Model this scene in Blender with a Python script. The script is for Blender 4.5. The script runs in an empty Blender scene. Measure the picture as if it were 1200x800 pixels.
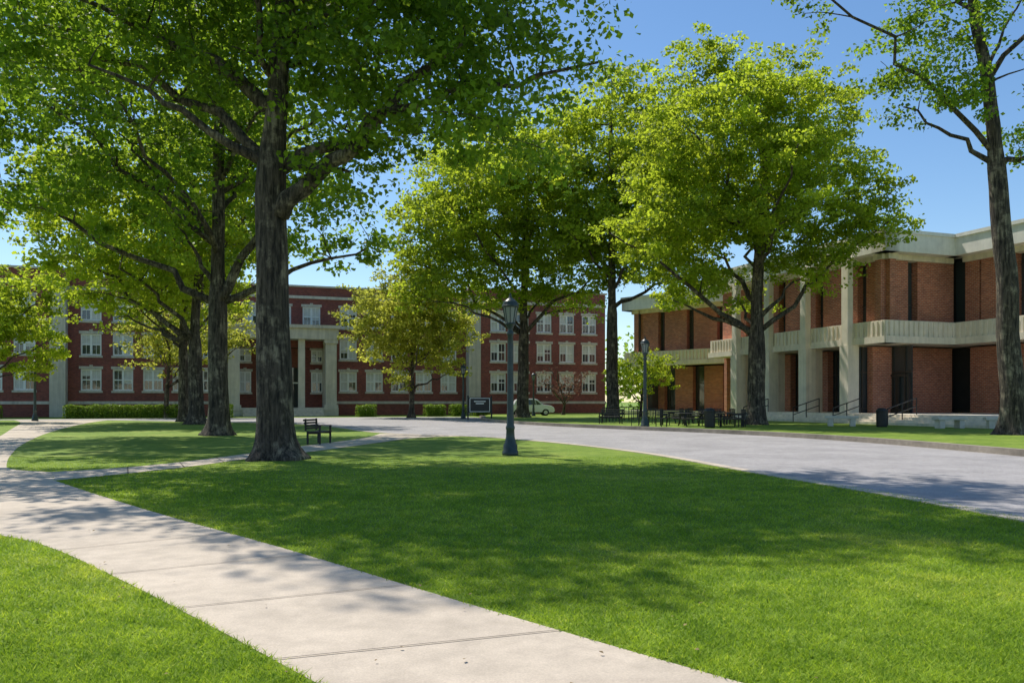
import bpy, math, random
import numpy as np
from mathutils import Vector, Matrix, noise
random.seed(7); RNG=np.random.default_rng(7)
scene=bpy.context.scene
scene.view_settings.view_transform='Standard'
scene.view_settings.look='None'; scene.view_settings.exposure=0

# ------------------------------------------------------------ materials
def newmat(name):
    m=bpy.data.materials.new(name); m.use_nodes=True
    nt=m.node_tree; b=nt.nodes['Principled BSDF']; return m,nt,b
def N(nt,t,**k):
    n=nt.nodes.new(t)
    for a,v in k.items(): setattr(n,a,v)
    return n
def ramp(nt,fac,stops):
    r=N(nt,'ShaderNodeValToRGB'); e=r.color_ramp.elements
    while len(e)<len(stops): e.new(0.5)
    for i,(p,c) in enumerate(stops): e[i].position=p; e[i].color=(*c,1)
    nt.links.new(fac,r.inputs[0]); return r.outputs[0]
def noise_n(nt,vec,scale,detail=4,rough=0.55):
    n=N(nt,'ShaderNodeTexNoise'); n.inputs['Scale'].default_value=scale
    n.inputs['Detail'].default_value=detail; n.inputs['Roughness'].default_value=rough
    if vec is not None: nt.links.new(vec,n.inputs['Vector'])
    return n.outputs['Fac']
def objco(nt): return N(nt,'ShaderNodeTexCoord').outputs['Object']
def mapping(nt,vec,sc):
    m=N(nt,'ShaderNodeMapping'); m.inputs['Scale'].default_value=sc; nt.links.new(vec,m.inputs[0]); return m.outputs[0]
def mix(nt,mode,fac,a,b):
    m=N(nt,'ShaderNodeMix',data_type='RGBA',blend_type=mode)
    if isinstance(fac,float): m.inputs[0].default_value=fac
    else: nt.links.new(fac,m.inputs[0])
    for i,v in ((6,a),(7,b)):
        if isinstance(v,tuple): m.inputs[i].default_value=(*v,1)
        else: nt.links.new(v,m.inputs[i])
    return m.outputs[2]
def bump(nt,b,h,strength,dist):
    n=N(nt,'ShaderNodeBump'); n.inputs['Strength'].default_value=strength; n.inputs['Distance'].default_value=dist
    nt.links.new(h,n.inputs['Height']); nt.links.new(n.outputs[0],b.inputs['Normal'])
def simple(name,c,rough=0.6,var=0.15,scale=2.0,metal=0.0):
    m,nt,b=newmat(name); co=objco(nt)
    f=noise_n(nt,co,scale,3)
    lo=tuple(x*(1-var) for x in c); hi=tuple(min(1,x*(1+var)) for x in c)
    nt.links.new(ramp(nt,f,[(0.3,lo),(0.7,hi)]),b.inputs['Base Color'])
    b.inputs['Roughness'].default_value=rough; b.inputs['Metallic'].default_value=metal
    return m
def brick(name,c1,c2,mortar,bw=0.26,rh=0.095,ms=0.011):
    m,nt,b=newmat(name); co=objco(nt)
    s=N(nt,'ShaderNodeSeparateXYZ'); nt.links.new(co,s.inputs[0])
    a=N(nt,'ShaderNodeMath',operation='ADD'); nt.links.new(s.outputs[0],a.inputs[0]); nt.links.new(s.outputs[1],a.inputs[1])
    c=N(nt,'ShaderNodeCombineXYZ'); nt.links.new(a.outputs[0],c.inputs[0]); nt.links.new(s.outputs[2],c.inputs[1])
    t=N(nt,'ShaderNodeTexBrick'); t.inputs['Scale'].default_value=1.0
    t.inputs['Brick Width'].default_value=bw; t.inputs['Row Height'].default_value=rh
    t.inputs['Mortar Size'].default_value=ms; t.inputs['Mortar Smooth'].default_value=0.3
    t.inputs['Color1'].default_value=(*c1,1); t.inputs['Color2'].default_value=(*c2,1); t.inputs['Mortar'].default_value=(*mortar,1)
    nt.links.new(c.outputs[0],t.inputs['Vector'])
    f=noise_n(nt,co,0.35,5,0.65); g=ramp(nt,f,[(0.3,(0.70,0.70,0.72)),(0.7,(1.15,1.1,1.08))])
    f2=noise_n(nt,mapping(nt,c.outputs[0],(2.6,8,1)),1.0,2,0.8); g2=ramp(nt,f2,[(0.3,(0.74,0.70,0.72)),(0.7,(1.22,1.25,1.2))])
    col=mix(nt,'MULTIPLY',1.0,mix(nt,'MULTIPLY',1.0,t.outputs['Color'],g),g2)
    nt.links.new(col,b.inputs['Base Color']); b.inputs['Roughness'].default_value=0.85
    return m
def stone(name,c,streak=0.25):
    m,nt,b=newmat(name); co=objco(nt)
    f=noise_n(nt,co,1.2,5,0.65)
    st=noise_n(nt,mapping(nt,co,(3,3,0.25)),1.0,4,0.6)
    a=ramp(nt,f,[(0.25,tuple(x*0.84 for x in c)),(0.7,tuple(min(1,x*1.06) for x in c))])
    s=ramp(nt,st,[(0.3,(1-streak,)*3),(0.6,(1,1,1))])
    nt.links.new(mix(nt,'MULTIPLY',1.0,a,s),b.inputs['Base Color']); b.inputs['Roughness'].default_value=0.8
    return m
def leafmat(name,dark,light,transl,fac=0.55):
    m,nt,b=newmat(name)
    at=N(nt,'ShaderNodeAttribute',attribute_name='tint')
    col=ramp(nt,at.outputs['Fac'],[(0.0,dark),(1.0,light)])
    tr=N(nt,'ShaderNodeBsdfTranslucent')
    tc=ramp(nt,at.outputs['Fac'],[(0.0,tuple(x*0.55 for x in transl)),(1.0,transl)])
    nt.links.new(tc,tr.inputs[0]); nt.links.new(col,b.inputs['Base Color']); b.inputs['Roughness'].default_value=0.5
    b.inputs['Specular IOR Level'].default_value=0.3
    ms=N(nt,'ShaderNodeMixShader'); ms.inputs[0].default_value=fac
    nt.links.new(b.outputs[0],ms.inputs[1]); nt.links.new(tr.outputs[0],ms.inputs[2])
    nt.links.new(ms.outputs[0],nt.nodes['Material Output'].inputs[0]); return m
def barkmat():
    m,nt,b=newmat('bark'); co=objco(nt)
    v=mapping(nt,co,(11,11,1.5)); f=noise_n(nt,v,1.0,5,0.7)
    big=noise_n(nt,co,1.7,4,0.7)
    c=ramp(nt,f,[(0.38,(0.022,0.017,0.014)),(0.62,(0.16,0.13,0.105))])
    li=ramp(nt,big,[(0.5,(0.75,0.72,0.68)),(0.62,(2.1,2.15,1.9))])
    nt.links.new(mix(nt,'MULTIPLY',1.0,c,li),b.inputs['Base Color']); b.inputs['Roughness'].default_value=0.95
    bump(nt,b,f,1.0,0.12); return m
def grassmat(name,blade=False):
    m,nt,b=newmat(name)
    g=N(nt,'ShaderNodeNewGeometry').outputs['Position']
    f1=noise_n(nt,g,0.33,3,0.6); f2=noise_n(nt,g,2.6,3,0.7)
    a=ramp(nt,f1,[(0.3,(0.160,0.262,0.030)),(0.55,(0.225,0.328,0.042)),(0.72,(0.32,0.385,0.075))])
    bb=ramp(nt,f2,[(0.3,(0.68,0.76,0.62)),(0.7,(1.26,1.18,1.2))])
    base=mix(nt,'MULTIPLY',1.0,a,bb)
    b.inputs['Roughness'].default_value=0.75; b.inputs['Specular IOR Level'].default_value=0.2
    if blade:
        at=N(nt,'ShaderNodeAttribute',attribute_name='tint')
        t=ramp(nt,at.outputs['Fac'],[(0,(0.85,0.9,0.8)),(0.9,(1.75,1.6,1.5)),(1.0,(2.6,1.9,3.2))])
        col=mix(nt,'MULTIPLY',1.0,base,t)
        tr=N(nt,'ShaderNodeBsdfTranslucent'); nt.links.new(mix(nt,'MULTIPLY',1.0,col,(1.5,1.45,0.8)),tr.inputs[0])
        ms=N(nt,'ShaderNodeMixShader'); ms.inputs[0].default_value=0.45
        nt.links.new(b.outputs[0],ms.inputs[1]); nt.links.new(tr.outputs[0],ms.inputs[2])
        nt.links.new(ms.outputs[0],nt.nodes['Material Output'].inputs[0])
    else:
        f3=noise_n(nt,g,38,2,0.8)
        c=ramp(nt,f3,[(0.3,(0.5,0.55,0.45)),(0.65,(1.2,1.15,1.2))])
        col=mix(nt,'MULTIPLY',1.0,base,c); bump(nt,b,f3,0.7,0.04)
    nt.links.new(col,b.inputs['Base Color'])
    return m
def pavemat(name,c,fine=60,var=0.2,stain=0.25):
    m,nt,b=newmat(name); g=N(nt,'ShaderNodeNewGeometry').outputs['Position']
    f1=noise_n(nt,g,0.5,4,0.65); f2=noise_n(nt,g,fine,2,0.8); f3=noise_n(nt,g,4,4,0.7)
    a=ramp(nt,f1,[(0.3,tuple(x*(1-stain) for x in c)),(0.65,tuple(x*1.08 for x in c))])
    d=ramp(nt,f2,[(0.3,(1-var,)*3),(0.7,(1+var,)*3)]); e=ramp(nt,f3,[(0.3,(0.88,0.87,0.86)),(0.7,(1.06,1.05,1.04))])
    nt.links.new(mix(nt,'MULTIPLY',1.0,mix(nt,'MULTIPLY',1.0,a,d),e),b.inputs['Base Color'])
    b.inputs['Roughness'].default_value=0.88; bump(nt,b,f2,0.4,0.006); return m

M={}
M['grass']=grassmat('grass'); M['blade']=grassmat('grass_blade',True)
M['walk']=pavemat('concrete_walk',(0.56,0.475,0.375),70,0.12,0.17)
M['road']=pavemat('asphalt_worn',(0.36,0.34,0.335),45,0.3,0.22)
M['kerb']=pavemat('kerb_stone',(0.36,0.31,0.25),40,0.25,0.4)
M['joint']=simple('joint',(0.13,0.11,0.09),0.9)
M['litter']=simple('dry_leaf',(0.24,0.17,0.08),0.9,0.4,3)
M['brick_d']=brick('brick_dark_red',(0.31,0.068,0.048),(0.20,0.045,0.036),(0.28,0.18,0.15))
M['brick_o']=brick('brick_orange',(0.56,0.185,0.10),(0.40,0.12,0.07),(0.50,0.35,0.27),0.32,0.12,0.016)
M['lime']=stone('limestone',(0.68,0.62,0.52))
M['conc']=stone('precast_concrete',(0.86,0.76,0.62),0.18)
M['fascia']=stone('fascia_concrete',(0.90,0.85,0.76),0.12)
M['white']=simple('white_paint',(0.88,0.88,0.85),0.5,0.04)
M['blind']=simple('blind',(0.68,0.67,0.62),0.8,0.1)
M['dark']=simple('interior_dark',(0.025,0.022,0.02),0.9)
M['darkframe']=simple('bronze_frame',(0.045,0.035,0.028),0.45)
M['roof']=simple('roof_membrane',(0.20,0.20,0.20),0.9)
m,nt,b=newmat('glass_dark'); b.inputs['Base Color'].default_value=(0.05,0.06,0.065,1); b.inputs['Roughness'].default_value=0.05
bump(nt,b,noise_n(nt,objco(nt),0.9,2),0.12,0.05); b.inputs['Specular IOR Level'].default_value=1.0
M['glass']=m
M['lampiron']=simple('lamp_iron',(0.032,0.048,0.050),0.42,0.3,6)
M['iron']=simple('black_iron',(0.015,0.015,0.016),0.5,0.3,6)
m,nt,b=newmat('lantern_glass'); b.inputs['Base Color'].default_value=(0.40,0.42,0.40,1); b.inputs['Roughness'].default_value=0.25
b.inputs['Transmission Weight'].default_value=0.4; M['lglass']=m
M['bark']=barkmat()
M['leafA']=leafmat('leaf_oak',(0.034,0.085,0.009),(0.145,0.24,0.022),(0.42,0.62,0.038),.57)
M['leafB']=leafmat('leaf_spring',(0.085,0.155,0.012),(0.28,0.37,0.032),(0.72,0.86,0.055),0.6)
M['leafC']=leafmat('leaf_yellow',(0.16,0.20,0.022),(0.40,0.42,0.055),(0.80,0.82,0.11),0.6)
M['leafD']=leafmat('leaf_hedge',(0.09,0.17,0.018),(0.32,0.44,0.05),(0.36,0.50,0.06),0.35)
M['leafR']=leafmat('leaf_red',(0.09,0.05,0.03),(0.2,0.13,0.07),(0.25,0.12,0.08))
M['carwhite']=simple('car_paint_white',(0.72,0.73,0.74),0.25,0.03)
M['tyre']=simple('tyre',(0.02,0.02,0.02),0.85)
M['sign']=simple('sign_black',(0.02,0.02,0.022),0.5)
M['wood']=simple('bench_dark',(0.035,0.03,0.028),0.6,0.4,5)
M['umb']=simple('stone_seat',(0.60,0.56,0.49),0.8)

# ------------------------------------------------------------ mesh helpers
def root(name,loc=(0,0,0),ang=0):
    e=bpy.data.objects.new(name,None); e.empty_display_size=0.5
    e.location=loc; e.rotation_euler=(0,0,ang); scene.collection.objects.link(e); return e
class Part:
    def __init__(s,name,mat,parent=None): s.name=name;s.mat=mat;s.p=parent;s.v=[];s.f=[];s.smooth=False
    def box(s,x0,x1,y0,y1,z0,z1,fr=None):
        if x1<x0:x0,x1=x1,x0
        if y1<y0:y0,y1=y1,y0
        c=[(x0,y0,z0),(x1,y0,z0),(x1,y1,z0),(x0,y1,z0),(x0,y0,z1),(x1,y0,z1),(x1,y1,z1),(x0,y1,z1)]
        if fr: c=[fr(*q) for q in c]
        n=len(s.v); s.v+=c
        s.f+=[(n,n+3,n+2,n+1),(n+4,n+5,n+6,n+7),(n,n+1,n+5,n+4),(n+1,n+2,n+6,n+5),(n+2,n+3,n+7,n+6),(n+3,n,n+4,n+7)]
    def tube(s,pts,rad,seg=8,lobes=None):
        n0=len(s.v); k=len(pts)
        for i,p in enumerate(pts):
            p=Vector(p); a=Vector(pts[max(0,i-1)]); b=Vector(pts[min(k-1,i+1)]); d=(b-a)
            if d.length<1e-6: d=Vector((0,0,1))
            d.normalize()
            u=d.cross(Vector((0.0,1.0,0.0)))
            if u.length<0.1: u=d.cross(Vector((1,0,0)))
            u.normalize(); w=d.cross(u)
            for j in range(seg):
                t=2*math.pi*j/seg; r=rad[i]*(lobes(i,t) if lobes else 1)
                s.v.append(tuple(p+u*(math.cos(t)*r)+w*(math.sin(t)*r)))
        for i in range(k-1):
            for j in range(seg):
                a=n0+i*seg+j; b=n0+i*seg+(j+1)%seg
                s.f.append((a,b,b+seg,a+seg))
        s.f.append(tuple(n0+j for j in range(seg))[::-1]); s.f.append(tuple(n0+(k-1)*seg+j for j in range(seg)))
    def lathe(s,prof,seg=16,c=(0,0,0)):
        s.tube([(c[0],c[1],c[2]+z) for r,z in prof],[r for r,z in prof],seg)
    def poly(s,pts,z):
        n=len(s.v); s.v+=[(x,y,z) for x,y in pts]
        ar=sum(pts[i][0]*pts[(i+1)%len(pts)][1]-pts[(i+1)%len(pts)][0]*pts[i][1] for i in range(len(pts)))
        ids=list(range(n,n+len(pts)));  s.f.append(tuple(ids if ar>0 else ids[::-1]))
    def done(s,bevel=0):
        if not s.v: return None
        me=bpy.data.meshes.new(s.name); me.from_pydata(s.v,[],s.f); me.materials.append(s.mat)
        if s.smooth: me.polygons.foreach_set('use_smooth',[True]*len(me.polygons))
        me.update(); o=bpy.data.objects.new(s.name,me); scene.collection.objects.link(o)
        if s.p: o.parent=s.p
        if bevel:
            b=o.modifiers.new('b','BEVEL'); b.width=bevel; b.segments=2; b.limit_method='ANGLE'
        return o
def np_mesh(name,verts,k,tint,mat,parent=None):
    nf=len(verts)//k; me=bpy.data.meshes.new(name)
    me.vertices.add(len(verts)); me.vertices.foreach_set('co',verts.astype(np.float32).ravel())
    me.loops.add(nf*k); me.loops.foreach_set('vertex_index',np.arange(nf*k,dtype=np.int32))
    me.polygons.add(nf); me.polygons.foreach_set('loop_start',np.arange(0,nf*k,k,dtype=np.int32))
    a=me.attributes.new('tint','FLOAT','POINT'); a.data.foreach_set('value',np.repeat(tint,k).astype(np.float32))
    me.materials.append(mat); me.update(calc_edges=True); me.validate()
    o=bpy.data.objects.new(name,me); scene.collection.objects.link(o)
    if parent: o.parent=parent
    return o
def leaves(name,c,size,tint,mat,parent,rng,up=0.7):
    n=len(c); nr=rng.normal(size=(n,3)); nr[:,2]+=up; nr/=np.linalg.norm(nr,axis=1)[:,None]
    t=rng.normal(size=(n,3)); t-=nr*np.sum(t*nr,axis=1)[:,None]; t/=np.linalg.norm(t,axis=1)[:,None]
    b=np.cross(nr,t); L=(size*rng.uniform(0.6,1.25,n))[:,None]; W=L*rng.uniform(0.28,0.42,n)[:,None]
    v=np.empty((n,4,3)); fold=nr*L*0.1
    v[:,0]=c-t*L*0.5; v[:,1]=c+b*W+fold; v[:,2]=c+t*L*0.5; v[:,3]=c-b*W+fold
    return np_mesh(name,v.reshape(-1,3),4,tint,mat,parent)

# ------------------------------------------------------------ trees
def bez(a,b,c,n):
    out=[]
    for i in range(n+1):
        t=i/n; out.append(a*(1-t)**2+b*2*t*(1-t)+c*t*t)
    return out
def tree(name,base,r,ztop,crown,nclump,cr,lpc,lsize,leaf,seed,fork=6,path=None,limbs=(),nlimb=9,cut=-0.10):
    rs=random.Random(seed); rng=np.random.default_rng(seed)
    e=root(name,(base[0],base[1],base[2] if len(base)>2 else 0))
    tp=Part('trunk_and_branches',M['bark'],e); tp.smooth=True
    if path is None:
        path=[(0,0,0),(rs.uniform(-.2,.2),rs.uniform(-.2,.2),ztop*0.35),(rs.uniform(-.6,.6),rs.uniform(-.4,.4),ztop*0.7),(rs.uniform(-1,1),rs.uniform(-1,1),ztop)]
    P=[Vector(p) for p in path]; zs=[p.z for p in P]
    def tr(z):
        for i in range(len(P)-1):
            if z<=zs[i+1]: 
                t=(z-zs[i])/(zs[i+1]-zs[i]); return P[i].lerp(P[i+1],t)
        return P[-1].copy()
    def trad(z):
        q=max(0,1-z/ztop); f=r*(0.12+0.88*q**0.62)
        if z>fork: f*=0.8
        return f
    hs=[-0.15,0,0.12,0.3,0.55,0.9,1.4,2]; h=2.8
    while h<ztop: hs.append(h); h+=0.9
    hs.append(ztop)
    pts=[]; rad=[]
    for z in hs:
        p=tr(max(z,0)); p.z=z; w=noise.noise(Vector((z*.35,seed,0)))*0.25*r
        pts.append(p+Vector((w,-w,0)))
        fl=1+0.7*math.exp(-max(z,0)/0.35)
        rad.append(trad(max(z,0))*fl)
    ph=rs.uniform(0,6)
    def lob(i,t):
        z=hs[i]; fl=math.exp(-max(z,0)/0.8)
        return 1+0.16*fl*math.sin(5*t+ph)+0.09*fl*math.sin(3*t+ph*2)+0.10*noise.noise(Vector((math.cos(t)*1.5,math.sin(t)*1.5,z*0.5+seed)))
    tp.tube(pts,rad,18,lob)
    cs=[]; tries=0
    wts=[(c[3]*c[4]*c[5])**.8 for c in crown]
    while len(cs)<nclump and tries<nclump*25:
        tries+=1; c=rs.choices(crown,wts)[0]
        d=Vector((rs.gauss(0,1),rs.gauss(0,1),rs.gauss(0,1))).normalized()
        q=(rs.uniform(0.06,1))**(1/2.6)
        q*=1+0.5*noise.noise(d*1.9+Vector((seed*3.1,c[0],0)))
        p=Vector((c[0]+d.x*c[3]*q,c[1]+d.y*c[4]*q,c[2]+d.z*c[5]*q))
        if any((p-o).length<cr*0.85 for o in cs): continue
        if noise.noise(p*0.33+Vector((seed,5,1)))<cut: continue
        cs.append(p)
    nodes=[]
    for i,z in enumerate(hs):
        if z>=fork: nodes.append((pts[i],rad[i]))
    def add(a,c,r0,r1,seg,n,lift):
        d=c-a; L=d.length
        ctrl=a+Vector((d.x*.45,d.y*.45,d.z*.45+lift*L))
        b=bez(a,ctrl,c,n)
        for i in range(1,n):
            b[i]+=Vector((rs.gauss(0,1),rs.gauss(0,1),rs.gauss(0,.7)))*L*0.025
        rr=[r0+(r1-r0)*(i/n)**0.8 for i in range(n+1)]
        tp.tube(b,rr,seg)
        for i in range(1,n+1): nodes.append((b[i],rr[i]))
    for L in limbs:
        pl=[Vector(q[:3]) for q in L]; rr=[q[3] for q in L]
        fine=[];fr=[]
        for i in range(len(pl)-1):
            for k in range(3):
                t=k/3; fine.append(pl[i].lerp(pl[i+1],t)+Vector((rs.gauss(0,.05),rs.gauss(0,.05),rs.gauss(0,.05)))); fr.append(rr[i]+(rr[i+1]-rr[i])*t)
        fine.append(pl[-1]);fr.append(rr[-1]); tp.tube(fine,fr,9)
        nodes+=list(zip(fine[2:],fr[2:]))
    if cs:
        tg=[max(cs,key=lambda p:(p-tr(p.z)).length)]
        while len(tg)<min(nlimb,len(cs)):
            tg.append(max(cs,key=lambda p:min((p-q).length for q in tg)))
        for p in tg:
            hd=math.hypot(p.x-tr(p.z).x,p.y-tr(p.z).y)
            z0=max(fork*0.95,min(ztop*0.85,p.z-hd*0.75-rs.uniform(0.3,1.5)))
            a=tr(z0); r0=trad(z0)*rs.uniform(0.38,0.55)
            add(a,p,r0,0.035,7,8,0.06)
        order=sorted(cs,key=lambda p:(p-tr(p.z)).length)
        for p in order:
            if p in tg: continue
            best=None;bd=1e9
            for (q,rr) in nodes:
                dd=(p-q).length+ (3*max(0,q.z-p.z))
                if dd<bd: bd=dd;best=(q,rr)
            if bd>0.3: add(best[0],p,min(best[1]*0.6,0.025+0.025*bd),0.014,5,4,0.05)
    tp.done()
    allc=[];allt=[]
    for p in cs:
        n=int(lpc*rs.uniform(0.55,1.4)); k=rs.randint(4,7); base_t=rs.uniform(0.1,0.8)
        for j in range(k):
            sub=np.array(p)+np.clip(rng.normal(size=3),-1.6,1.6)*np.array([cr*.55,cr*.55,cr*.36])
            m=n//k; rad_=cr*rs.uniform(0.35,0.75)
            o=rng.normal(size=(m,3)); o/=np.linalg.norm(o,axis=1)[:,None]; o*=(rng.random(m)**0.5)[:,None]
            o*=np.array([rad_,rad_,rad_*0.5])
            o[:,2]-=0.18*np.sum(o[:,:2]**2,axis=1)/max(cr,.1)
            allc.append(sub+o); allt.append(np.clip(base_t+rng.normal(size=m)*0.2+rs.uniform(-.15,.15),0,1))
    if allc: leaves('foliage',np.vstack(allc),lsize,np.concatenate(allt),leaf,e,rng)
    return e

tree('oak_tree',(-6.5,22.6),0.50,21,[(0.4,.3,17.4,7.2,5.8,5.0),(4.2,-0.5,10.9,4.3,3.2,2.8),(-5.0,1,12.6,4.6,3.4,2.6)],400,1.3,275,0.195,M['leafA'],11,fork=8.5,
  path=[(0,0,0),(-.1,0,3.5),(-.15,0,7.5),(.05,0,11),(.5,0.3,16),(1,0.5,21)],
  limbs=[[(0.1,-.05,6.7,.27),(1.1,-.2,7.8,.23),(2.4,-.3,8.6,.18),(3.6,-.4,10.2,.13),(5.2,-.5,11.3,.06)],[(-.1,0,9.6,.22),(-1.8,.4,11.1,.17),(-4,.8,12.2,.11),(-6,1,13.2,.05)]],nlimb=12,cut=-0.32)
tree('oak_tree',(-13.8,38.4),0.47,25,[(-2.5,0,18,8.6,7,7.6),(4.4,0,10.4,3.2,3,3.0),(-8,0,13,4.2,4,4.0)],240,1.5,230,0.27,M['leafA'],12,fork=6.5,
  limbs=[[(0,0,6.2,.26),(1.1,0,8.3,.2),(2.6,0,10.2,.15),(4.4,0,12,.08)]],nlimb=12,cut=-0.12)
tree('oak_tree',(-22,57),0.5,20,[(-4,0,14,9.0,6,5.6),(2,0,19,6,5,5.5)],200,1.7,210,0.33,M['leafB'],13,fork=6,nlimb=12,cut=-0.10)
tree('oak_tree',(-25.6,64),0.42,19,[(-1,0,13,7.5,5,5)],90,1.8,180,0.36,M['leafB'],14,fork=6)
tree('oak_tree',(0.9,74),0.55,26,[(-2.6,0,18.5,8.0,6.5,7.4),(-7,0,14,4.6,4,3.6),(4,0,15,4.6,4,4.6)],250,1.8,250,0.35,M['leafB'],15,fork=8,nlimb=13,cut=-.15)
tree('oak_tree',(8.6,70),0.55,28,[(-.6,0,21,6.8,6,7.8),(3,0,17,4.5,4,5)],195,1.8,240,0.35,M['leafB'],16,fork=10,nlimb=11,cut=-.15)
tree('oak_tree',(15.2,51),0.56,23,[(-.6,0,16.2,7.1,6.5,7.8),(-4.9,0,11.8,4.0,4,3.3),(4.6,0,13.0,3.6,4,4.0)],370,1.3,265,0.245,M['leafB'],27,fork=5.8,nlimb=17,cut=-0.12)
tree('oak_tree',(21.7,35.7),0.50,27,[(0,0,24,8,7,4.6),(-2.6,0,16.2,3.0,3,2.8),(2.0,0,14.9,3.0,3,3.0),(-8.6,-.5,19.6,2.8,2,1.2)],185,1.2,240,0.20,M['leafA'],18,fork=12.5,
  path=[(0,0,0),(.05,0,4),(-.35,0,9),(-.75,0,13.9),(-1.6,0,19),(-2.2,0,27)],nlimb=9,cut=-.18)
tree('dogwood_tree',(-9.7,79),0.28,11,[(0,0,9.2,6.4,4.5,5.2)],135,1.3,190,0.31,M['leafC'],19,fork=2.8,nlimb=9,cut=-.2)
tree('dogwood_tree',(-33,78),0.24,9,[(1,0,8,5.5,4,3.2),(6,0,8.3,3.5,3,2.4)],75,1.3,130,0.30,M['leafC'],20,fork=3)
tree('maple_tree',(-41.5,62),0.3,9,[(2,0,7.6,4.6,3.5,3.6)],95,1.2,190,0.29,M['leafB'],21,fork=2.6)
tree('crabapple_tree',(5.5,88),0.16,5,[(0,0,4.0,2.4,2,1.8)],30,0.9,40,0.18,M['leafR'],22,fork=1.2)
tree('maple_tree',(11.6,74),0.14,6.5,[(0,0,4.4,3.2,2.4,2.0)],45,0.95,140,0.2,M['leafB'],23,fork=1.4,cut=-.3)
tree('maple_tree',(44,84),0.4,16,[(0,0,14.2,5,5,3.6)],60,1.6,150,0.32,M['leafC'],24,fork=7)

rs=np.random.default_rng(5); cc=[];tt=[]
for i in range(230):
    x=rs.uniform(-150,170); y=rs.uniform(135,160); h=rs.uniform(2,10)
    n=110; o=rs.normal(size=(n,3))*np.array([2.6,2.6,1.9]); cc.append(np.array([x,y,h])+o); tt.append(np.clip(rs.uniform(.1,.6)+rs.normal(size=n)*.15,0,1))
cc=np.vstack(cc); cc[:,2]=np.abs(cc[:,2])
leaves('distant_trees',cc,0.9,np.concatenate(tt),M['leafA'],None,rs)

# ------------------------------------------------------------ ground
g=Part('lawn_ground',M['grass']); g.v=[(-900,-300,0),(900,-300,0),(900,1500,0),(-900,1500,0)]; g.f=[(0,1,2,3)]; g.done()
wl=[(5.2,-2.5),(1.5,1.65),(-1.11,4.65),(-2.11,5.80),(-3.38,7.21),(-5.08,9.04),(-6.16,9.85)]
wr=[(8.1,-2.5),(4.1,1.65),(1.31,4.65),(0.57,5.45),(-0.72,6.89),(-1.67,8.0),(-2.94,9.42),(-4.71,11.3),(-7.26,14.2),(-9.2,16.5)]
island_left=[(-10.4,18.5),(-11.84,19.2),(-12.9,20.9),(-14.5,23.6),(-18.4,30.7),(-24.7,43.9),(-32.0,62),(-34,69)]
outer=[(-44,72),(-37,62),(-29.3,48),(-22.9,36.6),(-18.6,28),(-16.2,20),(-15,15),(-11,12.2),(-8.3,11.0)]
link_up=[(-10.4,18.5),(-9.5,19.4),(-8.77,21.0),(-8.13,24.4),(-7.55,29),(-6.3,35.7),(-6.5,40.4)]
link_lo=[(-9.2,16.5),(-8.5,18.1),(-7.8,20.2),(-7.45,22.6),(-6.4,25.6),(-5.2,31.3),(-4.2,36.6),(-1.56,37.5)]
def smooth_line(pts,it=2):
    for _ in range(it):
        q=[pts[0]]
        for a,b in zip(pts[:-1],pts[1:]):
            q+=[(a[0]*.75+b[0]*.25,a[1]*.75+b[1]*.25),(a[0]*.25+b[0]*.75,a[1]*.25+b[1]*.75)]
        q.append(pts[-1]); pts=q
    return pts
swl=smooth_line(wl+outer[::-1]); swr=smooth_line(wr); sil=smooth_line(island_left)
walk=swl+sil[::-1]+swr[::-1]
p=Part('concrete_path',M['walk']); p.poly(walk,0.004)
lu=smooth_line(link_up); ll=smooth_line(link_lo); link=lu+ll[::-1]; p.poly(link,0.008); p.done()
road_near=[(7.4,-20),(7.4,0),(7.35,8),(7.0,11.2),(6.6,14.1),(5.65,18.1),(4.57,24.4),(3.0,29),(1.36,32.7),(-1.56,37.5),(-6.5,40.4),(-10.7,51),(-15.4,59),(-24,64),(-34,69)]
road_far=[(-75,61),(-44,72),(-22,79.6),(-6,84.5),(-2.5,80),(-2.8,66.8),(1.1,54.9),(5,48),(10.5,40.4),(13.6,32.7),(14.8,23.6),(15.4,15),(15.5,0),(15.5,-20)]
srn=smooth_line(road_near); srf=smooth_line(road_far)
p=Part('road',M['road']); p.poly(srn+[(-44,69.5),(-75,57)]+srf,0.012); p.done()
def offset(pts,d):
    out=[]
    for i,q in enumerate(pts):
        a=pts[max(0,i-1)]; b=pts[min(len(pts)-1,i+1)]; dx,dy=b[0]-a[0],b[1]-a[1]; l=math.hypot(dx,dy) or 1
        out.append((q[0]-dy/l*d,q[1]+dx/l*d))
    return out
def strip(name,pts,w,z0,z1,mat):
    s=Part(name,mat); a=pts; b=offset(pts,w); n=len(pts)
    for i in range(n):
        s.v+=[(a[i][0],a[i][1],z0),(a[i][0],a[i][1],z1),(b[i][0],b[i][1],z1),(b[i][0],b[i][1],z0)]
    for i in range(n-1):
        o=4*i
        for k in range(3): s.f.append((o+k,o+4+k,o+5+k,o+1+k))
    s.done()
strip('road_edging',srn,0.28,-0.02,0.02,M['walk'])
kerb=srf[srf.index(min(srf,key=lambda q:math.hypot(q[0]+2.6,q[1]-79))):]
strip('kerb',kerb,0.25,-0.02,0.21,M['kerb'])
kin=offset(kerb,0.25)
p=Part('raised_lawn',M['grass']); p.poly(kin+[(60,-20),(60,120),(20,120),(-2.3,92)],0.15); p.done()
j=Part('path_joints',M['joint'])
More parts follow.
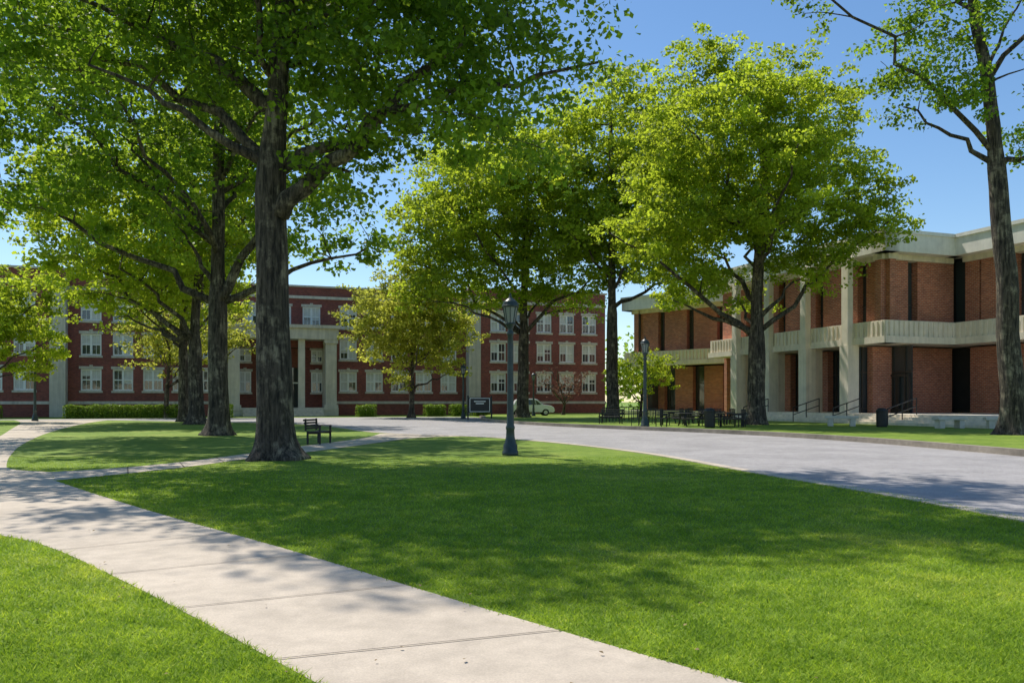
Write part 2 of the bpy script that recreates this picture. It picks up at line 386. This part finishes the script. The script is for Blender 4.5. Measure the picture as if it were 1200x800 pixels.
def resample(pts,n):
    L=[0]
    for a,b in zip(pts[:-1],pts[1:]): L.append(L[-1]+math.hypot(b[0]-a[0],b[1]-a[1]))
    out=[]
    for i in range(n+1):
        t=L[-1]*i/n; k=max(q for q in range(len(L)) if L[q]<=t+1e-9); k=min(k,len(pts)-2)
        u=(t-L[k])/(L[k+1]-L[k]); out.append((pts[k][0]+(pts[k+1][0]-pts[k][0])*u,pts[k][1]+(pts[k+1][1]-pts[k][1])*u))
    return out
def joints(a,b,n,w=0.012,z=0.0125):
    for q,r in list(zip(resample(a,n),resample(b,n)))[1:-1]:
        dx,dy=r[0]-q[0],r[1]-q[1]; l=math.hypot(dx,dy); nx,ny=-dy/l*w/2,dx/l*w/2
        j.poly([(q[0]-nx,q[1]-ny),(r[0]-nx,r[1]-ny),(r[0]+nx,r[1]+ny),(q[0]+nx,q[1]+ny)],z)
joints(smooth_line(wl),smooth_line(wr[:8]),10)
joints(sil[:-4],smooth_line(outer[::-1])[6:],14,.03); joints(lu,ll,13,0.03)
j.done()

def inpoly(x,y,poly):
    ins=np.zeros(len(x),bool); n=len(poly)
    for i in range(n):
        x0,y0=poly[i]; x1,y1=poly[(i+1)%n]
        if y0==y1: continue
        c=((y0>y)!=(y1>y))&(x<(x1-x0)*(y-y0)/(y1-y0)+x0); ins^=c
    return ins
rg=np.random.default_rng(3); n=450000
yy=3.8+(rg.random(n)**1.9)*20; xx=(rg.random(n)*2-1)*(yy*0.66+0.5)
jit=rg.normal(size=(2,n))*0.018
ok=~inpoly(xx+jit[0],yy+jit[1],walk)&~inpoly(xx,yy,link)&~inpoly(xx,yy,srn[:]+[(60,60),(60,-20)])
xx=xx[ok];yy=yy[ok];n=len(xx)
fade=np.clip((24-yy)/10,0.25,1)
h=rg.uniform(0.016,0.046,n)*fade; w=(0.0026+0.0004*yy); th=rg.random(n)*6.283; ln=rg.normal(size=(n,2))*h[:,None]*0.9
v=np.zeros((n,3,3)); cx,sx=np.cos(th)*w,np.sin(th)*w
v[:,0,0]=xx-cx;v[:,0,1]=yy-sx;v[:,1,0]=xx+cx;v[:,1,1]=yy+sx;v[:,2,0]=xx+ln[:,0];v[:,2,1]=yy+ln[:,1];v[:,2,2]=h
np_mesh('grass_blades',v.reshape(-1,3),3,rg.random(n),M['blade'])
n=220; yl=4+rg.random(n)**1.2*22; xl=(rg.random(n)*2-1)*yl*.6
leaves('leaf_litter',np.stack([xl,yl,np.full(n,0.025)],1),0.035,rg.random(n),M['litter'],None,rg,6.0)

# ------------------------------------------------------------ brick hall
th=math.atan2(0.327,0.945)
hall=root('brick_dormitory_hall',(-25.6,91.2,0),th)
W=Part('walls',M['brick_d'],hall); T=Part('limestone_trim',M['lime'],hall); Fr=Part('window_frames',M['white'],hall)
Gl=Part('window_glass',M['glass'],hall); Co=Part('interior',M['dark'],hall); Bl=Part('blinds',M['blind'],hall); Rf=Part('roof',M['roof'],hall)
rows=[(2.7,4.95),(6.35,8.6),(9.95,12.2)]
rr=random.Random(4)
def window(s,z0,z1,y,w=1.95):
    x0,x1=s-w/2,s+w/2; yg=y+0.2
    Gl.box(x0,x1,yg,yg+0.02,z0,z1)
    f=0.15
    Fr.box(x0,x0+f,yg-.1,yg-.002,z0,z1);Fr.box(x1-f,x1,yg-.1,yg-.002,z0,z1)
    Fr.box(x0+f,x1-f,yg-.1,yg-.003,z1-f,z1);Fr.box(x0+f,x1-f,yg-.1,yg-.003,z0,z0+f)
    Fr.box(s-.11,s+.11,yg-.095,yg-.002,z0+f,z1-f)
    zm=(z0+z1)/2
    for a,b in ((x0+f,s-.11),(s+.11,x1-f)):
        Fr.box(a,b,yg-.08,yg-.004,zm-.06,zm+.06)
        mx=(a+b)/2; Fr.box(mx-.02,mx+.02,yg-.05,yg-.005,z0+f,zm-.06); Fr.box(mx-.02,mx+.02,yg-.05,yg-.005,zm+.06,z1-f)
        d=rr.choice([0,.3,.5,.5,.5,.7,1.0])
        if d: Bl.box(a,b,yg-.012,yg-.006,z1-f-(z1-z0-2*f)*d,z1-f)
    T.box(x0-.12,x1+.12,y-.10,y+.2,z0-.22,z0-.002)
    T.box(x0-.15,x1+.15,y-.03,y+.2,z1+.002,z1+.28)
    T.box(s-.16,s+.16,y-.07,y+.2,z1+.282,z1+.42)
def wall_open(x0,x1,z0,z1,y,cols,rws,w=1.95,t=0.4):
    z=z0
    for a,b in rws:
        W.box(x0,x1,y,y+t,z,a); x=x0
        for c in cols:
            W.box(x,c-w/2,y,y+t,a,b); x=c+w/2; window(c,a,b,y,w)
        W.box(x,x1,y,y+t,a,b); z=b
    W.box(x0,x1,y,y+t,z,z1)
ccols=[-19.1,-16.1,-13.2,-10.3,-7.3]; 
wall_open(-21.3,-5.2,0,14.4,0,ccols,rows); wall_open(5.2,21.3,0,14.4,0,[-c for c in ccols[::-1]],rows)
wall_open(-5.2,5.2,8.5,14.4,0,[-3.2,0,3.2],[(9.95,12.2)])
W.box(-5.2,5.2,0,.4,7.6,8.498)
W.box(-5.2,-2.2,1.2,1.6,0,7.6);W.box(2.2,5.2,1.2,1.6,0,7.6);W.box(-2.2,2.2,1.2,1.6,5.4,7.6)
for c in (-3.9,3.9): window(c,6.0,7.4,0.9,1.3); window(c,2.6,4.9,0.9,1.3)
Gl.box(-2.2,2.2,1.45,1.5,0.9,5.4)
for q in (-2.2,-1.1,0,1.1,2.1): Fr.box(q,q+.1,1.35,1.44,0.9,5.4)
Fr.box(-2.1,2.1,1.36,1.43,3.6,3.75)
for sx in (-1,1):
    T.box(sx*4.5,sx*5.7,-2.4,-1.2,0.9,8.4); T.box(sx*4.35,sx*5.85,-2.55,-1.05,0.6,0.9+.3); T.box(sx*4.35,sx*5.85,-2.55,-1.05,8.0,8.398)
    T.box(sx*4.5,sx*5.7,-.3,1.19,0.0,8.398)
    T.box(sx*1.6,sx*2.3,-2.2,-1.5,0.9,8.399)
T.box(-5.9,5.9,-2.6,-.03,8.4,9.6); T.box(-6.15,6.15,-2.85,-.035,9.602,9.95)
T.box(-5.9,5.9,-2.5,1.2,0,0.9)
for k in range(5): T.box(-4.2,4.2,-2.5-.4*(k+1),-2.5-.4*k-.001,0,0.9-.17*(k+1)+.001)
pc=[24.9,27.8,30.8,33.8,36.8]
for sgn in (-1,1):
    cols=sorted(sgn*c for c in pc); a,b=sorted((sgn*22.7,sgn*39))
    wall_open(a,b,0,14.9,-1.3,cols,rows)
    T.box(sgn*21.25,sgn*22.7,-1.36,0.4,0,14.1)
    W.box(sgn*21.25,sgn*22.7,-1.3,0.4,14.1,14.9)
    T.box(a-.1,b+.1,-1.45,-1.31,13.25,13.6); T.box(a-.1,b+.1,-1.40,-1.31,1.3,1.6)
    W.box(sgn*38.6,sgn*39,-.9,15,0,14.9)
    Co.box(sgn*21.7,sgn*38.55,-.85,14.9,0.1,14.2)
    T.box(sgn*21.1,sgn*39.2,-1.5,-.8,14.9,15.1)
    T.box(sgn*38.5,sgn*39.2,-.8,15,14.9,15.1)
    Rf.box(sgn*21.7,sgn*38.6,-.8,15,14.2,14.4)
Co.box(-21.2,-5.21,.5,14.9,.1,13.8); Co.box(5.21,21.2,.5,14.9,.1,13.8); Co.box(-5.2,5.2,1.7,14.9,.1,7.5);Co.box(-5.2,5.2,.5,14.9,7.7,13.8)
for a,b in ((-21.24,-5.21),(5.21,21.24)): T.box(a,b,-.1,-.002,1.3,1.6)
T.box(-21.24,21.24,-.14,-.002,13.1,13.42); T.box(-21.24,21.24,-.15,.6,14.4,14.6)
Rf.box(-21.2,21.2,.6,15,13.85,14.05)
for p in (W,T,Fr,Gl,Co,Bl,Rf): p.done()

# ------------------------------------------------------------ concrete & brick library
def libfac(P,fr,L,cols=True,period=4.3,first=2.9,doors=(),m=0.42,inner=False,gl=(0.4,0.4)):
    Wb,C,F,G,D=P
    G.box(gl[0],L-gl[1],1.25,1.3,6.8,11.25,fr)
    c=L-first; cen=[]
    while c>0.9: cen.append(c); c-=period
    cen=cen[::-1]
    b=[0.0]+cen+[L]
    for a,e in zip(b[:-1],b[1:]):
        w=e-a; a2=a+(m if a>0 else .35); e2=e-(m if e<L else .35)
        if inner and e==L: e2=L+.748
        if w>1.3 or e==L:
            Wb.box(a2,e2,0.75,1.248,6.8,10.95,fr)
        if a>0:
            D.box(a-.05,a+.05,1.15,1.248,6.8,10.95,fr)
            D.box(a-m+.01,a+m-.01,1.16,1.247,8.0,8.07,fr); D.box(a-m+.01,a+m-.01,1.16,1.247,10.2,10.27,fr)
        if w>1.8 and not any(a<d<e for d in doors): Wb.box(a+.85,(L+1.99 if (inner and e==L) else e-.55),2.0,2.5,0.64,5.2,fr)
    C.box(0.2,L+(.5 if inner else -.2),0.5,1.3,10.952,11.298,fr)
    G.box(0.3,L+(2.5 if inner else -.3),2.6,2.65,.64,5.2,fr)
    x=0.4
    while x<L: D.box(x,x+.09,2.5,2.598,.64,5.2,fr); x+=1.1
    D.box(.3,L-.3,2.52,2.595,3.4,3.5,fr); D.box(.3,L-.3,2.52,2.594,.9,1.0,fr)
    C.box(-.15,L+.15,-.2,1.0,5.75,6.8,fr); C.box(-.30,L+.30,-.36,1.0,5.3,5.748,fr)
    x=0.1
    while x<L: C.box(x,x+.16,-.28,-.202,5.75,6.74,fr); x+=0.42
    F.box(-.4,L+.4,-.4,.8,11.3,12.5,fr); F.box(-.5,L+.5,-.5,.8,12.502,12.74,fr)
    if cols:
        for c in cen:
            C.box(c-.30,c+.30,-.75,-.285,5.2,11.299,fr)
            C.box(c-.42,c+.42,-.80,.1,0.4,5.299,fr)
            C.box(c-.16,c+.16,.1,.9,0.64,5.298,fr)
def frame(ox,oy,a):
    ca,sa=math.cos(a),math.sin(a)
    return lambda s,o,z:(ox+ca*s-sa*o,oy+sa*s+ca*o,z)
def libparts(r): return [Part('brick_bays',M['brick_o'],r),Part('concrete_frame',M['conc'],r),Part('roof_fascia',M['fascia'],r),Part('window_glass',M['glass'],r),Part('window_mullions',M['darkframe'],r)]
lib=root('library_building',(24.6,54,0.15),math.atan2(-.942,.335))
P=libparts(lib); Wb,C,F,G,D=P
libfac(P,frame(-20,0,0),20,doors=(18.5,))
libfac(P,frame(0,0,math.pi/2),6,cols=False,period=9,first=2.9,inner=True)
fc=frame(0,6,0)
libfac(P,fc,9,cols=False,period=3.4,first=1.2,gl=(-1,.4))
Wb.box(.2,1.3,0.75,1.248,6.8,10.95,fc); Wb.box(-.5,1.70,2.0,2.5,.64,5.2,fc)
libfac(P,frame(9,6,math.pi/2),14,cols=True)
Dk=Part('interior',M['dark'],lib)
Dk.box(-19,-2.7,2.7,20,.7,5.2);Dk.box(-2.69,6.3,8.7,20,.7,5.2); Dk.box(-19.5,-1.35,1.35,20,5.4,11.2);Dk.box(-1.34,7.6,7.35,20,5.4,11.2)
R=Part('roof',M['roof'],lib); R.box(-20.2,-.1,.81,20,11.4,12.3); R.box(-.09,8.9,6.81,20,11.4,12.301)
S=Part('soffit',M['conc'],lib); S.box(-19.9,-.2,1.01,19.9,5.301,5.39); S.box(-.19,8.8,7.01,19.9,5.301,5.39)
St=Part('terrace_steps',M['conc'],lib)
for k in range(4):
    e=.42*(3-k); St.box(-13-e,11+e,-1.6-e,14,.16*k-.05+.001*k,.16*(k+1))
Wl=Part('side_walls',M['brick_o'],lib); Wl.box(-20.1,-19.7,1.2,20,0,11.3)
Dd=Part('doors',M['darkframe'],lib)
for q in (-2.4,-1.4):
    Dd.box(q,q+.1,2.4,2.49,.64,3.3);Dd.box(q+.85,q+.95,2.4,2.49,.64,3.3);Dd.box(q+.1,q+.85,2.4,2.49,.64,.9);Dd.box(q+.1,q+.85,2.4,2.49,3.15,3.3)
for p in P+[Dk,R,S,St,Wl,Dd]: p.done()
a=math.atan2(79.5-88.3,20.5-12.4)
wing=root('library_annex_building',(12.4,88.3,0.0),a); P=libparts(wing)
libfac(P,frame(0,0,0),18,cols=False,period=3.6,first=3.2)
libfac(P,frame(0,14,-math.pi/2),14,cols=False,period=3.6,first=3.2)
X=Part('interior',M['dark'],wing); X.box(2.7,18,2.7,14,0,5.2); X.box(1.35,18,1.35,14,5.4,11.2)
R=Part('roof',M['roof'],wing); R.box(.81,18,.81,14,11.4,12.3)
B=Part('base',M['conc'],wing); B.box(-.3,18.3,-.6,14,0,.63)
for p in P+[X,R,B]: p.done()

# ------------------------------------------------------------ hedges
def hedge(x0,y0,x1,y1,w,h,seed,name='hedge'):
    r=np.random.default_rng(seed); L=math.hypot(x1-x0,y1-y0); e=root(name,(x0,y0,0),math.atan2(y1-y0,x1-x0))
    c=Part('stems',M['leafD'],e); c.box(.25,L-.25,-w/2+.2,w/2-.2,0,h-.2); c.done()
    n=int(700*L*(w+2*h)/2.5); s=r.random(n)*L; t=r.random(n)*2-1; z=r.random(n)
    side=r.random(n)<0.6
    yy=np.where(side,np.sign(t)*w/2,t*w/2); zz=np.where(side,z*h,h)
    nz=np.array([noise.noise(Vector((a*1.3,b,seed))) for a,b in zip(s,yy)])*0.16
    yy=yy*(1+nz)+r.normal(size=n)*.05; zz=zz*(1+nz)+r.normal(size=n)*.04
    leaves('foliage',np.stack([s,yy,np.abs(zz)],1),0.15,np.clip(.5+r.normal(size=n)*.25,0,1),M['leafD'],e,r,0.3)
def hl(s,o):
    c,sn=math.cos(th),math.sin(th); return (-25.6+c*s-sn*o, 91.2+sn*s+c*o)
th=math.atan2(0.327,0.945)
for i,(a,b,o) in enumerate([(-20,-8.2,-9.6),(-36,-25,-9.8),(6.8,8.8,-9.6),(14.0,16.2,-9.4),(16.8,18.6,-9.4),(19.2,21.2,-9.4),(-7.4,-5.2,-9.6),(24,26.5,-8)]):
    p0,p1=hl(a,o),hl(b,o); hedge(*p0,*p1,1.4,1.15,50+i)

# ------------------------------------------------------------ street lamps
def lamp(x,y,H,z=0.0):
    e=root('street_lamp',(x,y,z)); k=H/4.8
    p=Part('post',M['lampiron'],e); p.smooth=True
    prof=[(.24,-.05),(.24,.12),(.21,.14),(.21,.30),(.17,.36),(.13,.55),(.12,.75),(.135,.78),(.135,.84),(.11,.9),(.105,1.2),(.10,1.25),(.085,3.3),(.08,3.55),(.105,3.58),(.105,3.63),(.075,3.68),(.08,3.78),(.13,3.86),(.15,3.9),(.15,3.93)]
    p.lathe([(r*k,zz*k) for r,zz in prof],20); p.done()
    g=Part('lantern_glass',M['lglass'],e); g.lathe([(.13*k,3.93*k),(.215*k,4.4*k)],8); g.done()
    f=Part('lantern_frame',M['lampiron'],e)
    for i in range(8):
        t=2*math.pi*(i)/8
        f.tube([(math.cos(t)*.133*k,math.sin(t)*.133*k,3.92*k),(math.cos(t)*.222*k,math.sin(t)*.222*k,4.41*k)],[.016*k,.016*k],5)
    f.lathe([(.25*k,4.39*k),(.26*k,4.43*k),(.24*k,4.46*k)],16)
    f.lathe([(.235*k,4.462*k),(.2*k,4.56*k),(.11*k,4.64*k),(.06*k,4.67*k),(.05*k,4.7*k),(.035*k,4.72*k),(.035*k,4.76*k),(.01*k,4.83*k)],16)
    f.done()
lamp(-.05,24.4,4.8); lamp(7.5,46.2,5.1,.15); lamp(-4.4,74,5.0,0.0); lamp(2.1,80,4.3,.15); lamp(-38.9,66.8,5.1)

# ------------------------------------------------------------ furniture
def bench(x,y,ang,z=0,L=1.6):
    e=root('park_bench',(x,y,z),ang)
    s=Part('seat',M['wood'],e)
    for i in range(4): s.box(0,L,i*.13,i*.13+.1,.44,.48)
    s.done(.008)
    b=Part('backrest',M['wood'],e)
    for i in range(4): b.box(0,L,.53+i*.03,.56+i*.03,.56+i*.10,.63+i*.10)
    b.done(.008)
    l=Part('frame',M['iron'],e)
    for q in (.08,L-.14):
        l.box(q,q+.06,0,.06,0,.66); l.box(q,q+.06,.48,.54,0,.5); l.box(q,q+.06,.565,.615,.5,.95); l.box(q,q+.06,.061,.479,.38,.438); l.box(q,q+.06,-.02,.56,.661,.70)
    l.done()
bench(-7.1,30.2,math.radians(80),0,1.2); bench(8.9,49.5,math.radians(-20),.15); bench(5.6,53.5,math.radians(-25),.15)
def table(x,y,ang,z=.15):
    e=root('picnic_table',(x,y,z),ang); t=Part('top',M['wood'],e)
    for i in range(5): t.box(0,1.9,-.4+i*.165,-.25+i*.165,.72,.77)
    for sy in(-.85,.6):
        for i in range(2): t.box(0,1.9,sy+i*.14,sy+i*.14+.12,.42,.46)
    t.done(.008); l=Part('legs',M['iron'],e)
    for q in (.3,1.55):
        l.box(q,q+.07,-.8,.84,.36,.418); l.box(q,q+.07,-.4,.42,.66,.718)
        for s in(-1,1): l.tube([(q+.035,s*.62,0),(q+.035,s*.25,.68)],[.04,.04],6)
    l.done()
table(9.6,47.6,.2); table(12.3,52.5,-.5); table(11.6,46.9,-.3); table(13.0,56,.6); table(10.2,54,.3)
def chair(x,y,ang,z=.15):
    e=root('patio_chair',(x,y,z),ang); c=Part('seat_and_back',M['iron'],e)
    c.box(-.25,.25,-.25,.25,.44,.48)
    for i in range(5): c.box(-.23+i*.105,-.19+i*.105,.22,.25,.482,.96)
    c.box(-.25,.25,.215,.255,.961,1.0)
    for a in(-.23,.19):
        for b in(-.23,.19): c.box(a,a+.04,b,b+.04,0,.438)
        c.box(a,a+.04,-.23,.214,.66,.69); c.box(a,a+.04,-.23,-.19,.482,.659)
    c.done()
for q in [(9.2,49.3,1),(11.4,48.6,2.5),(10.6,50.5,4),(12.5,49.3,.3),(8.3,51.5,5.5),(7.3,48.6,3),(13.4,48.4,1.4),(12.0,54.2,2),(11.0,52.2,.8),(9.0,53.2,3.4),(13.6,51.5,5),(8.6,47.2,2.2),(12.8,46.0,3.9)]: chair(*q)
def rail(x0,y0,x1,y1,z=.15,drop=0.0,name='handrail'):
    L=math.hypot(x1-x0,y1-y0); e=root(name,(x0,y0,z),math.atan2(y1-y0,x1-x0)); p=Part('rails',M['iron'],e)
    for h in (.5,1.0): p.tube([(0,0,h),(L*.98,0,h+drop)],[.034,.034],6)
    k=max(2,int(L/1.0)+1)
    for i in range(k):
        t=i/(k-1)*L*.98; p.tube([(t,0,0),(t,0,1.0+drop*i/(k-1))],[.035,.035],6)
    p.done()
lc,ls=.335,-.942
def lw(s,o): return (24.6+lc*s-ls*o, 54+ls*s+lc*o)
for s in (-11,-5.2,-1.2,3.5):
    a=lw(s,-3.2); b=lw(s,-.9); rail(*a,*b,.15,.65)
for o in (1.5,5.5): a=lw(13.2,o); b=lw(10.9,o); rail(*a,*b,.15,.65)
rail(6.2,56,8.0,61,.15,0,'metal_fence'); rail(8.0,61,10.5,66,.15,0,'metal_fence')
def stoneseat(x,y,ang,z=.15):
    e=root('stone_bench',(x,y,z),ang); p=Part('slab',M['umb'],e); p.box(0,1.8,0,.55,.45,.6); p.box(.15,.45,.06,.5,0,.449); p.box(1.35,1.65,.06,.5,0,.449); p.done(.02)
stoneseat(18.2,47.6,-.3);stoneseat(22.6,43.4,.2);stoneseat(24.9,43.0,-.2)
def planter(x,y,z=.15):
    e=root('litter_bin',(x,y,z)); p=Part('body',M['iron'],e); p.lathe([(.27,0),(.29,.05),(.3,.85),(.32,.87),(.32,.92),(.22,1.05),(.12,1.08)],14); p.done()
planter(20.9,46.3); planter(11.0,45.6)
e=root('notice_sign',(-3.7,70,0),.12); p=Part('board',M['sign'],e); p.box(0,1.9,0,.08,.62,1.95); p.done(.02)
p=Part('posts',M['sign'],e); p.box(-.12,-.002,-.02,.1,0,2.1); p.box(1.902,2.02,-.02,.1,0,2.1); p.done()
p=Part('lettering',M['white'],e)
for zz,a,b in ((1.55,.45,1.45),(1.36,.6,1.3)):
    p.box(a,b,-.006,-.001,zz,zz+.09)
p.box(.08,1.82,-.005,-.001,1.83,1.88);p.box(.08,1.82,-.005,-.001,.69,.74);p.box(.08,.13,-.005,-.001,.742,1.828);p.box(1.77,1.82,-.005,-.001,.742,1.828); p.done()
def car(x,y,ang,z=0):
    e=root('parked_car',(x,y,z),ang); 
    body=Part('body',M['carwhite'],e)
    side=[(-2.25,.38),(-2.3,.7),(-2.15,.98),(-1.9,1.05),(-1.55,1.6),(-1.2,1.7),(.3,1.72),(.62,1.62),(1.2,1.12),(2.0,1.0),(2.28,.8),(2.32,.45),(2.2,.32)]
    n=len(side)
    def rowv(yv,ins): return [(a,yv-(ins*max(0,(b-1.0))/0.7*(1 if yv>0 else -1)),b) for a,b in side]
    body.v=rowv(-.9,.2)+rowv(.9,.2)
    body.f=[tuple(range(n)),tuple(range(2*n-1,n-1,-1))]+[(i,i+n,(i+1)%n+n,(i+1)%n) for i in range(n)]; body.done(.05)
    gl=Part('windows',M['glass'],e)
    for s in(-1,1):
        for poly in ([(-1.5,1.1),(-1.32,1.55),(-.5,1.6),(-.5,1.1)],[(-.42,1.1),(-.42,1.6),(.3,1.6),(.42,1.1)],[(.48,1.1),(.38,1.58),(.55,1.5),(.95,1.12)]):
            k=len(gl.v); 
            for a,b in poly: gl.v.append((a,s*(.915-.2*(b-1)/.7),b))
            gl.f.append(tuple(range(k,k+4)) if s<0 else tuple(range(k+3,k-1,-1)))
    k=len(gl.v); gl.v+=[(.7,-.72,1.58),(.7,.72,1.58),(1.18,.78,1.16),(1.18,-.78,1.16)]; gl.f.append((k,k+3,k+2,k+1)); gl.done()
    w=Part('wheels',M['tyre'],e)
    for a in(-1.45,1.4):
        for s in(-1,1): w.tube([(a,s*.72,.34),(a,s*.93,.34)],[.34,.34],20)
    w.done(.02)
    h=Part('hubcaps',M['blind'],e)
    for a in(-1.45,1.4):
        for s in(-1,1): h.tube([(a,s*.93,.34),(a,s*.95,.34)],[.2,.17],14)
    h.done()
    b=Part('bumpers',M['tyre'],e); b.box(-2.36,-2.26,-.85,.85,.36,.52); b.box(2.3,2.38,-.85,.85,.34,.5); b.done(.02)
car(1.9,83,.1,.15)

# ------------------------------------------------------------ light
el=math.radians(58); sx,sy=-.62,.78; l=math.hypot(sx,sy); sx/=l; sy/=l
sv=Vector((sx*math.cos(el),sy*math.cos(el),math.sin(el)))
sd=bpy.data.lights.new('sun','SUN'); sd.energy=5.0; sd.angle=math.radians(.5); sd.color=(1,.95,.86)
so=bpy.data.objects.new('sun',sd); so.rotation_euler=sv.to_track_quat('Z','Y').to_euler(); scene.collection.objects.link(so); so.location=(0,0,60)
w=bpy.data.worlds.new('World'); scene.world=w; w.use_nodes=True; nt=w.node_tree
sk=nt.nodes.new('ShaderNodeTexSky'); sk.sky_type='NISHITA'; sk.sun_disc=False; sk.sun_elevation=el; sk.sun_rotation=math.atan2(sx,sy)
sk.air_density=1.0; sk.dust_density=0.25; sk.ozone_density=1.7
hs=nt.nodes.new('ShaderNodeHueSaturation'); hs.inputs['Saturation'].default_value=1.17
nt.links.new(sk.outputs[0],hs.inputs['Color']); nt.links.new(hs.outputs[0],nt.nodes['Background'].inputs[0]); nt.nodes['Background'].inputs[1].default_value=0.15
cam=bpy.data.cameras.new('camera'); cam.lens=28.8; cam.sensor_width=36; cam.shift_y=70/1200; cam.clip_end=3000; cam.clip_start=.05
co=bpy.data.objects.new('camera',cam); co.location=(0,0,1.6); co.rotation_euler=(math.radians(90),0,0); scene.collection.objects.link(co); scene.camera=co
